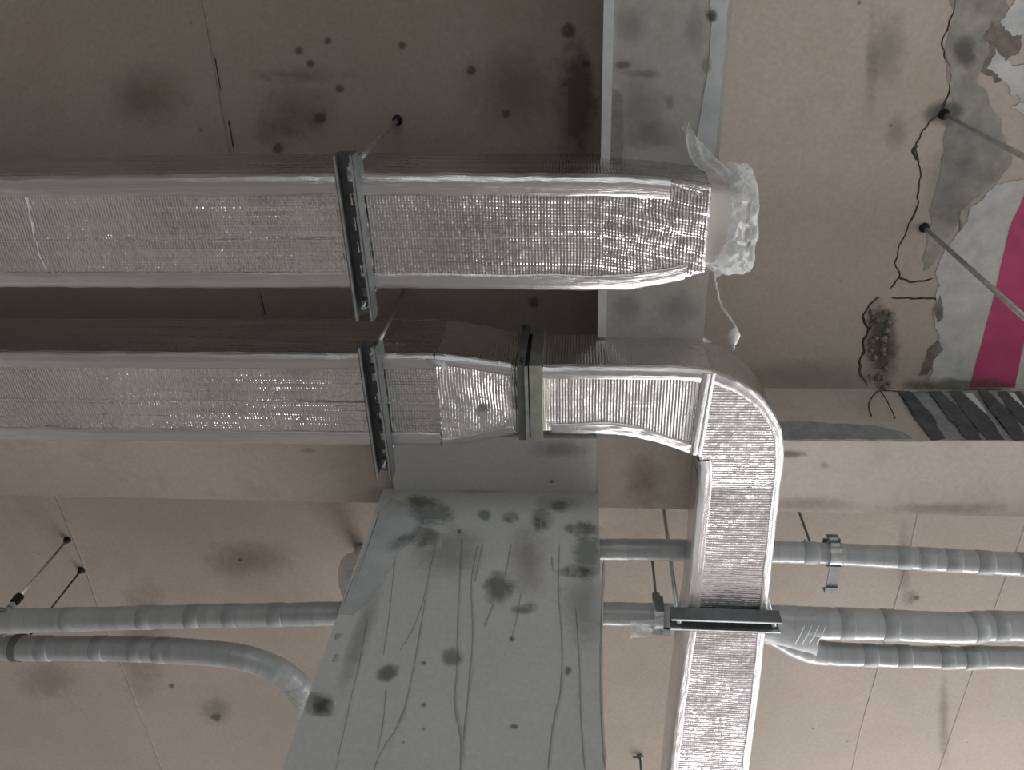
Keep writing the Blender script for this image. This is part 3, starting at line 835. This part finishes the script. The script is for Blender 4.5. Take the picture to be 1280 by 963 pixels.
# ------------------------------------------------------------------ hangers
def hexnut(name, c, r, h, mat, parent):
    return tube(name, [Vector(c) - Vector((0, 0, h / 2)), Vector(c) + Vector((0, 0, h / 2))], r, mat, parent, 6, smooth=False)
def channel(L, axis, c, mat, parent, W=0.041, Hc=0.041, t=0.0026, pitch=0.052, slot=0.030, sw=0.014):
    """slotted strut channel, open side down; c = centre of the web's upper face"""
    P, LP = [], []
    hw = W / 2
    def bx(l0, l1, w0, w1, z0, z1, D=None):
        D = P if D is None else D
        if axis == 'y': D.append(box_data((c[0] + w0, c[1] + l0, c[2] + z0), (c[0] + w1, c[1] + l1, c[2] + z1)))
        else: D.append(box_data((c[0] + l0, c[1] + w0, c[2] + z0), (c[0] + l1, c[1] + w1, c[2] + z1)))
    h = L / 2
    for s in (-1, 1):
        a, b = (sw / 2, hw) if s > 0 else (-hw, -sw / 2)
        bx(-h, h, a, b, -t, 0)
        a, b = (hw - t, hw) if s > 0 else (-hw, -hw + t)
        bx(-h, h, a, b, -Hc, -t)
        a, b = (hw - 0.0065, hw - t) if s > 0 else (-hw + t, -hw + 0.0065)
        LP.append([]); bx(-h, h, a, b, -Hc, -Hc + t, LP[-1])
        a, b = (hw - 0.0065, hw - 0.0065 + t) if s > 0 else (-hw + 0.0065 - t, -hw + 0.0065)
        bx(-h, h, a, b, -Hc + t, -Hc + 0.008, LP[-1])
    k = int(L / pitch)
    cur = -h
    x = -k * pitch / 2 + pitch / 2
    for i in range(k):
        m_ = x + i * pitch
        bx(cur, m_ - slot / 2, -sw / 2, sw / 2, -t, 0); cur = m_ + slot / 2
    bx(cur, h, -sw / 2, sw / 2, -t, 0)
    v, f = merge(P)
    ch = meshobj('strut_channel', v, f, mat, parent)
    for q in LP: meshobj('channel_lip', *merge(q), M_zinc, ch)  # lighter lips paint the lit rails against the darkened channel
    return ch
def rod(parent, x, y, z0, z1, r=0.0048, mat=None):
    return tube('threaded_rod', [(x, y, z0), (x, y, z1)], r, mat or M_zinc, parent, 10)
def anchor(parent, x, y, z=ZS):
    tube('anchor', [(x, y, z - 0.014), (x, y, z - 0.0005)], [0.008, 0.013], M_dark, parent, 10)
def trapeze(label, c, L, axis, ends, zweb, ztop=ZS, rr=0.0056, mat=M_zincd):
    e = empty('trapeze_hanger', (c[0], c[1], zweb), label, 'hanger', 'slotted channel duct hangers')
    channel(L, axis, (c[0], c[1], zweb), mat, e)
    for (x, y) in ends:
        rd = rod(e, x, y, zweb - 0.034, ztop - 0.001, rr)
        hexnut('nut', (x, y, zweb - 0.009), 0.0105, 0.009, M_zinc, rd)
        hexnut('nut', (x, y, zweb + 0.0085), 0.0105, 0.009, M_zinc, rd)
        box('washer', (x - 0.017, y - 0.017, zweb + 0.0003), (x + 0.017, y + 0.017, zweb + 0.0035), M_zinc, rd)
        anchor(rd, x, y, ztop)
    return e
zw = EYE + 1.5945
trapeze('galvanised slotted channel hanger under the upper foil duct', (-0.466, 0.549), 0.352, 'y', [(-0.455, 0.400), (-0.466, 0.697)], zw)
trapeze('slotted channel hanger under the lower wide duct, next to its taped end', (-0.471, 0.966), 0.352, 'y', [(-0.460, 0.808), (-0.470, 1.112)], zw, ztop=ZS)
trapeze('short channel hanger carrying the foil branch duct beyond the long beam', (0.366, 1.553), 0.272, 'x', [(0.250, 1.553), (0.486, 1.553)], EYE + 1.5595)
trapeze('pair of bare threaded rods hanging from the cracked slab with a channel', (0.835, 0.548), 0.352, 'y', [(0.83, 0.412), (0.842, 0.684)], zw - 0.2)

# ------------------------------------------------------------------ insulated pipes
def pipe_tube(name, pts, rads, mat, parent, n=20, step=14):
    P = cat(pts, step); Rr = [r.x for r in cat([Vector((r, 0, 0)) for r in rads], step)]
    # resample at about 5 mm for the overlapping turns of film
    Q, RR = [P[0]], [Rr[0]]
    for i in range(1, len(P)):
        L = (P[i] - P[i-1]).length; k = max(1, int(L / 0.009))
        for j in range(1, k + 1):
            Q.append(P[i-1].lerp(P[i], j / k)); RR.append(Rr[i-1] + (Rr[i] - Rr[i-1]) * j / k)
    s = 0; out = []
    for i, q in enumerate(Q):
        if i: s += (q - Q[i-1]).length
        fr = (s / 0.045) % 1.0
        out.append(RR[i] + 0.0012 * (fr - 0.5) + 0.0016 * noise.noise(q * 14))
    return tube(name, Q, out, mat, parent, n, True, True)
def bands(parent, pts, rads, fracs, mat=M_band):
    P = cat(pts, 10); Rr = [r.x for r in cat([Vector((r, 0, 0)) for r in rads], 10)]
    for fq in fracs:
        i = int(fq * (len(P) - 2)); d = (P[i+1] - P[i]).normalized()
        c, r = P[i], Rr[i] + 0.0012
        tube('tape_band', [c - d * 0.021, c - d * 0.018, c + d * 0.018, c + d * 0.021], [r - 0.002, r, r, r - 0.002], mat, parent, 20)

# main pipe passing behind the column
p1 = [(-4.19, 1.76, 1.52), (-2.4, 1.76, 1.60), (-1.735, 1.76, 1.645), (-1.252, 1.76, 1.683), (-0.939, 1.76, 1.706), (-0.5, 1.76, 1.735), (0.08, 1.76, 1.755), (0.40, 1.76, 1.756), (0.55, 1.76, 1.752), (0.66, 1.76, 1.745), (0.848, 1.76, 1.746), (1.065, 1.76, 1.744), (1.25, 1.76, 1.758), (2.2, 1.76, 1.77), (6.59, 1.76, 1.80)]
p1 = [(x, y, z + EYE) for x, y, z in p1]
r1 = [0.036, 0.036, 0.036, 0.035, 0.035, 0.035, 0.034, 0.036, 0.043, 0.046, 0.045, 0.044, 0.043, 0.043, 0.043]
pm = empty('insulated_pipe', p1[6], 'long film-wrapped grey pipe passing behind the column under the slab', 'pipe', 'film wrapped pipes')
ti = pipe_tube('insulation', p1, r1, M_wrap, pm)
bands(ti, p1, r1, [i / 90 for i in (16, 19, 22, 24, 27, 30, 33, 62, 66, 74, 77, 79, 81, 83)])
# second pipe joining it on the right
p2 = [(0.50, 1.785, 1.742), (0.56, 1.80, 1.735), (0.615, 1.83, 1.728), (0.67, 1.853, 1.727), (0.73, 1.86, 1.727), (0.86, 1.86, 1.726), (1.08, 1.86, 1.728), (1.26, 1.86, 1.736), (2.2, 1.87, 1.75), (6.59, 1.87, 1.79)]
p2 = [(x, y, z + EYE) for x, y, z in p2]
r2 = [0.034, 0.036, 0.036, 0.035, 0.033, 0.032, 0.032, 0.032, 0.032, 0.032]
pj = empty('insulated_pipe', p2[3], 'thinner film-wrapped pipe joining the long pipe right of the branch duct', 'pipe', 'film wrapped pipes')
ti = pipe_tube('insulation', p2, r2, M_wrap, pj)
bands(ti, p2, r2, [0.55, 0.60, 0.66, 0.70, 0.74])
# clear film over the fork, with stretched folds
V, F = [], []
for i in range(18):
    t = i / 17
    x = 0.50 + 0.17 * t
    c = Vector((x, 1.765 + 0.045 * t, EYE + 1.744 - 0.006 * t))
    hw = 0.047 + 0.034 * t; hh = 0.047
    for k in range(28):
        a = 2 * math.pi * k / 28
        V.append(c + Vector((0, hw * math.cos(a), hh * math.sin(a))) + noise.noise_vector(Vector((x * 30, a * 2, 3))) * 0.003)
for i in range(17):
    for k in range(28):
        j = (k + 1) % 28; F.append((i*28+k, (i+1)*28+k, (i+1)*28+j, i*28+j))
meshobj('fork_film', V, F, M_fork, pj, True)
for i in range(4):
    a = atz(994 + i * 9, 805, 1.68); b = atz(1006 + i * 9, 782, 1.694)
    tube('film_fold', [a, (a + b) / 2 + Vector((0, 0, -0.003)), b], [0.0012, 0.002, 0.001], M_film2, pj, 6)
# upper right pipe, ends against the column
p3 = [(0.05, 1.55, 1.793), (0.16, 1.55, 1.797), (0.279, 1.55, 1.80), (0.588, 1.55, 1.802), (0.825, 1.55, 1.795), (1.196, 1.55, 1.777), (2.0, 1.55, 1.75), (6.59, 1.55, 1.70)]
p3 = [(max(0.048, x * 0.971), y * 0.971, z * 0.971 + EYE) for x, y, z in p3]
r3 = [0.0295, 0.0300, 0.0300, 0.0300, 0.0300, 0.0315, 0.0315, 0.0315]
pu = empty('insulated_pipe', p3[2], 'film-wrapped pipe closest to the long beam, ending at the column side', 'pipe', 'film wrapped pipes')
ti = pipe_tube('insulation', p3, r3, M_wrap, pu)
bands(ti, p3, r3, [i / 70 for i in (33, 36, 43, 45, 47, 49, 51, 54)])
# lower left pipe bending away
p4 = [(-4.19, 1.90, 1.60), (-2.6, 1.90, 1.655), (-1.797, 1.895, 1.664), (-1.413, 1.893, 1.676), (-1.17, 1.895, 1.676), (-1.03, 1.905, 1.672), (-0.935, 1.940, 1.668), (-0.872, 2.000, 1.664), (-0.842, 2.075, 1.660), (-0.832, 2.18, 1.66), (-0.83, 2.6, 1.67), (-0.83, 6.59, 1.75)]
p4 = [(x, y, z + EYE) for x, y, z in p4]
r4 = [0.038] * 12
pl = empty('insulated_pipe', p4[3], 'film-wrapped pipe left of the column, bending away from the camera', 'pipe', 'film wrapped pipes')
ti = pipe_tube('insulation', p4, r4, M_wrap, pl)
bands(ti, p4, r4, [0.175, 0.22, 0.26, 0.30, 0.33])
tube('end_wrap', [p4[7], p4[8], p4[9]], [0.0405, 0.042, 0.041], M_film2, pl, 20)

# foil-wrapped branch piece rising behind the column edge
fs = empty('foil_riser', (-0.70, 1.80, EYE + 1.73), 'crumpled foil-wrapped riser peeping out behind the left column edge', 'pipe')
rp = cat([(-0.695, 1.78, EYE + 1.765), (-0.70, 1.775, EYE + 1.80), (-0.712, 1.77, EYE + 1.85), (-0.722, 1.768, EYE + 1.90), (-0.728, 1.768, EYE + 1.95)], 10)
tube('foil_sleeve', [p + noise.noise_vector(p * 60) * 0.003 for p in rp], [0.012 + 0.030 * min(1, i / 26) + 0.003 * math.sin(i * 1.4) for i in range(len(rp))], M_thread, fs, 18, uv=True)
tube('riser_pipe', [(-0.727, 1.768, EYE + 1.93), (-0.72, 1.768, ZS - 0.001)], 0.022, M_wrap2, fs, 16, uv=True)

# ------------------------------------------------------------------ pipe hangers
def strap_ring(name, c, r, w_, mat, parent, n=32, t=0.0022):
    V, F = [], []
    for k in range(n):
        a = 2 * math.pi * k / n
        for rr, dx in ((r, -w_/2), (r + t, -w_/2), (r + t, w_/2), (r, w_/2)):
            V.append(Vector(c) + Vector((dx, rr * math.cos(a), rr * math.sin(a))))
    for k in range(n):
        j = (k + 1) % n
        for q in range(4):
            p = (q + 1) % 4
            F.append((k*4+q, j*4+q, j*4+p, k*4+p))
    return meshobj(name, V, F, mat, parent)
# 1: strap clamp on the pipe nearest the beam
c1 = Vector((0.679, 1.505, EYE + 1.747))
h1 = empty('pipe_hanger', c1, 'zinc strap hanger with a hanging tail on the pipe nearest the beam', 'hanger', 'pipe hangers')
strap_ring('strap', c1, 0.0325, 0.030, M_zinc, h1)
meshobj('strap_tail', *merge([box_data((c1.x - 0.015, c1.y + 0.012, c1.z - 0.036), (c1.x + 0.015, c1.y + 0.100, c1.z - 0.0325)),
        box_data((c1.x - 0.017, c1.y + 0.084, c1.z - 0.0395), (c1.x + 0.017, c1.y + 0.104, c1.z - 0.036)),
        box_data((c1.x - 0.017, c1.y + 0.100, c1.z - 0.036), (c1.x + 0.017, c1.y + 0.104, c1.z - 0.020))]), M_zincd, h1)
meshobj('strap_crown', *merge([box_data((c1.x - 0.020, c1.y - 0.022, c1.z + 0.034), (c1.x + 0.026, c1.y + 0.006, c1.z + 0.040)),
        box_data((c1.x - 0.014, c1.y - 0.036, c1.z + 0.004), (c1.x + 0.016, c1.y - 0.0335, c1.z + 0.04))]), M_zincd, h1)
for dz in (-0.004, 0.018):
    box('strap_rib', (c1.x - 0.011, c1.y - 0.040, c1.z + dz - 0.003), (c1.x + 0.011, c1.y - 0.034, c1.z + dz + 0.003), M_light, h1)
wp = [atz(x, y, 1.780) for x, y in ((1006,676),(1014,681),(1030,684),(1060,686),(1086,686))]
tube('strap_strip', cat(wp, 6), 0.005, M_zinc, h1, 8)
rx = atz(1013, 679, 1.780)
rod(h1, rx.x, rx.y, EYE + 1.780, ZS - 0.001, 0.0035, M_zincd)
# 2: clamp left of the branch duct
c2 = Vector((0.226, 1.76, EYE + 1.755))
h2 = empty('pipe_hanger', c2, 'zinc pipe clamp with coupling nut beside the branch duct', 'hanger', 'pipe hangers')
strap_ring('clamp_ring', c2, 0.0375, 0.026, M_zinc, h2)
hexnut('coupling_nut', (c2.x, c2.y, c2.z + 0.062), 0.013, 0.048, M_zincd, h2)
rod(h2, c2.x, c2.y, c2.z + 0.07, ZS - 0.001, 0.0042, M_zincd)
anchor(h2, c2.x, c2.y)
box('clamp_ear', (c2.x - 0.018, c2.y + 0.030, c2.z - 0.040), (c2.x + 0.034, c2.y + 0.036, c2.z - 0.012), M_zincd, h2)
box('clamp_ear', (c2.x - 0.010, c2.y - 0.044, c2.z - 0.02), (c2.x + 0.014, c2.y - 0.037, c2.z + 0.036), M_zincd, h2)
tube('clamp_bolt', [(c2.x + 0.012, c2.y + 0.016, c2.z - 0.046), (c2.x + 0.030, c2.y + 0.020, c2.z - 0.044)], 0.008, M_light, h2, 6, smooth=False)
V, F = [], []
for j in range(8):
    for i in range(10):
        p = atz(788 + i * 4.6, 777 + j * 3.0 - i * 0.6, 1.70)
        V.append(p + Vector((0, 0, 0.010 * noise.noise(p * 45) - 0.004)))
for j in range(7):
    for i in range(9): F.append((j*10+i, j*10+i+1, (j+1)*10+i+1, (j+1)*10+i))
meshobj('film_scrap', V, F, M_film, h2, True)
# 3: clamp at the left edge
c3 = Vector((-1.745, 1.76, EYE + 1.6445))
h3 = empty('pipe_hanger', c3, 'dark zinc clamp on the long pipe at the left picture edge', 'hanger', 'pipe hangers')
strap_ring('clamp_ring', c3, 0.039, 0.026, M_zinc, h3)
hexnut('coupling_nut', (-1.739, 1.76, c3.z + 0.092), 0.014, 0.030, M_dark, h3)
hexnut('nut', (-1.739, 1.76, c3.z + 0.062), 0.012, 0.014, M_zinc, h3)
rod(h3, -1.739, 1.76, c3.z + 0.03, ZS - 0.001, 0.0042)
anchor(h3, -1.739, 1.76)
for dy in (-0.046, 0.046):
    tube('clamp_screw', [(c3.x - 0.02, c3.y + dy, c3.z), (c3.x + 0.045, c3.y + dy, c3.z + 0.002)], 0.004, M_zincd, h3, 6)
    box('clamp_ear', (c3.x - 0.013, c3.y + dy - 0.008, c3.z - 0.012), (c3.x + 0.013, c3.y + dy + 0.008, c3.z + 0.012), M_zincd, h3)
# 4: rod and clamp for the bending pipe
c4 = Vector((-1.735, 1.895, EYE + 1.666))
h4 = empty('pipe_hanger', c4, 'thin rod and narrow clamp holding the bending left pipe', 'hanger', 'pipe hangers')
strap_ring('clamp_ring', c4, 0.0405, 0.022, M_zincd, h4)
rod(h4, -1.731, 1.895, c4.z + 0.038, ZS - 0.001, 0.0034, M_rust)
anchor(h4, -1.731, 1.895)
# loose anchor rod on the far slab
a5 = atz(800, 945, H)
h5 = empty('anchor_rod', (a5.x, a5.y, ZS), 'short lone anchor rod in the far slab between column and branch duct', 'rod')
tube('threaded_rod', [(a5.x, a5.y, ZS - 0.12), (a5.x, a5.y, ZS - 0.001)], 0.004, M_zincd, h5, 8)
tube('anchor', [(a5.x, a5.y, ZS - 0.012), (a5.x, a5.y, ZS - 0.0006)], [0.010, 0.012], M_zincd, h5, 8)
tube('wire_tie', [(a5.x - 0.028, a5.y, ZS - 0.008), (a5.x, a5.y, ZS - 0.010), (a5.x + 0.014, a5.y, ZS - 0.006)], 0.003, M_zincd, h5, 6)

# ------------------------------------------------------------------ small things
# thread with a scrap of tape hanging from the upper duct
tpts = [aty(x, y, 0.64) for x, y in ((893,347),(897,365),(900,380),(907,391),(914,400),(919,409),(918,418),(917,424),(917,436))]
th = empty('hanging_thread', tpts[0], 'white thread with a tape scrap dangling below the upper duct mouth', 'thread')
tq = [p + noise.noise_vector(p * 70) * 0.002 for p in cat(tpts, 8)]
tube('thread', tq, 0.0021, M_thread, th, 6)
i0 = int(len(tq) * 0.66)
tube('tape_scrap', tq[i0:], [0.003 + 0.008 * math.sin(math.pi * min(1, k / (len(tq) - i0 - 1) * 1.15) ) if k / (len(tq) - i0 - 1) < 0.85 else 0.0022 for k in range(len(tq) - i0)], M_thread, th, 8)
# binding wires sticking out of the honeycombed corner
wr = empty('binding_wire', (atz(1098, 487, H).x, 1.14, ZS), 'two bent rusty tie wires sticking out where the slab meets the beam', 'wire')
tube('wire', cat([aty(x, y, 1.135) for x, y in ((1108,487),(1096,490),(1088,500),(1086,508),(1089,520))], 6), 0.0022, M_rust, wr, 6)
tube('wire', cat([aty(x, y, 1.13) for x, y in ((1100,488),(1108,500),(1114,512),(1119,523))], 6), 0.0018, M_rust, wr, 6)
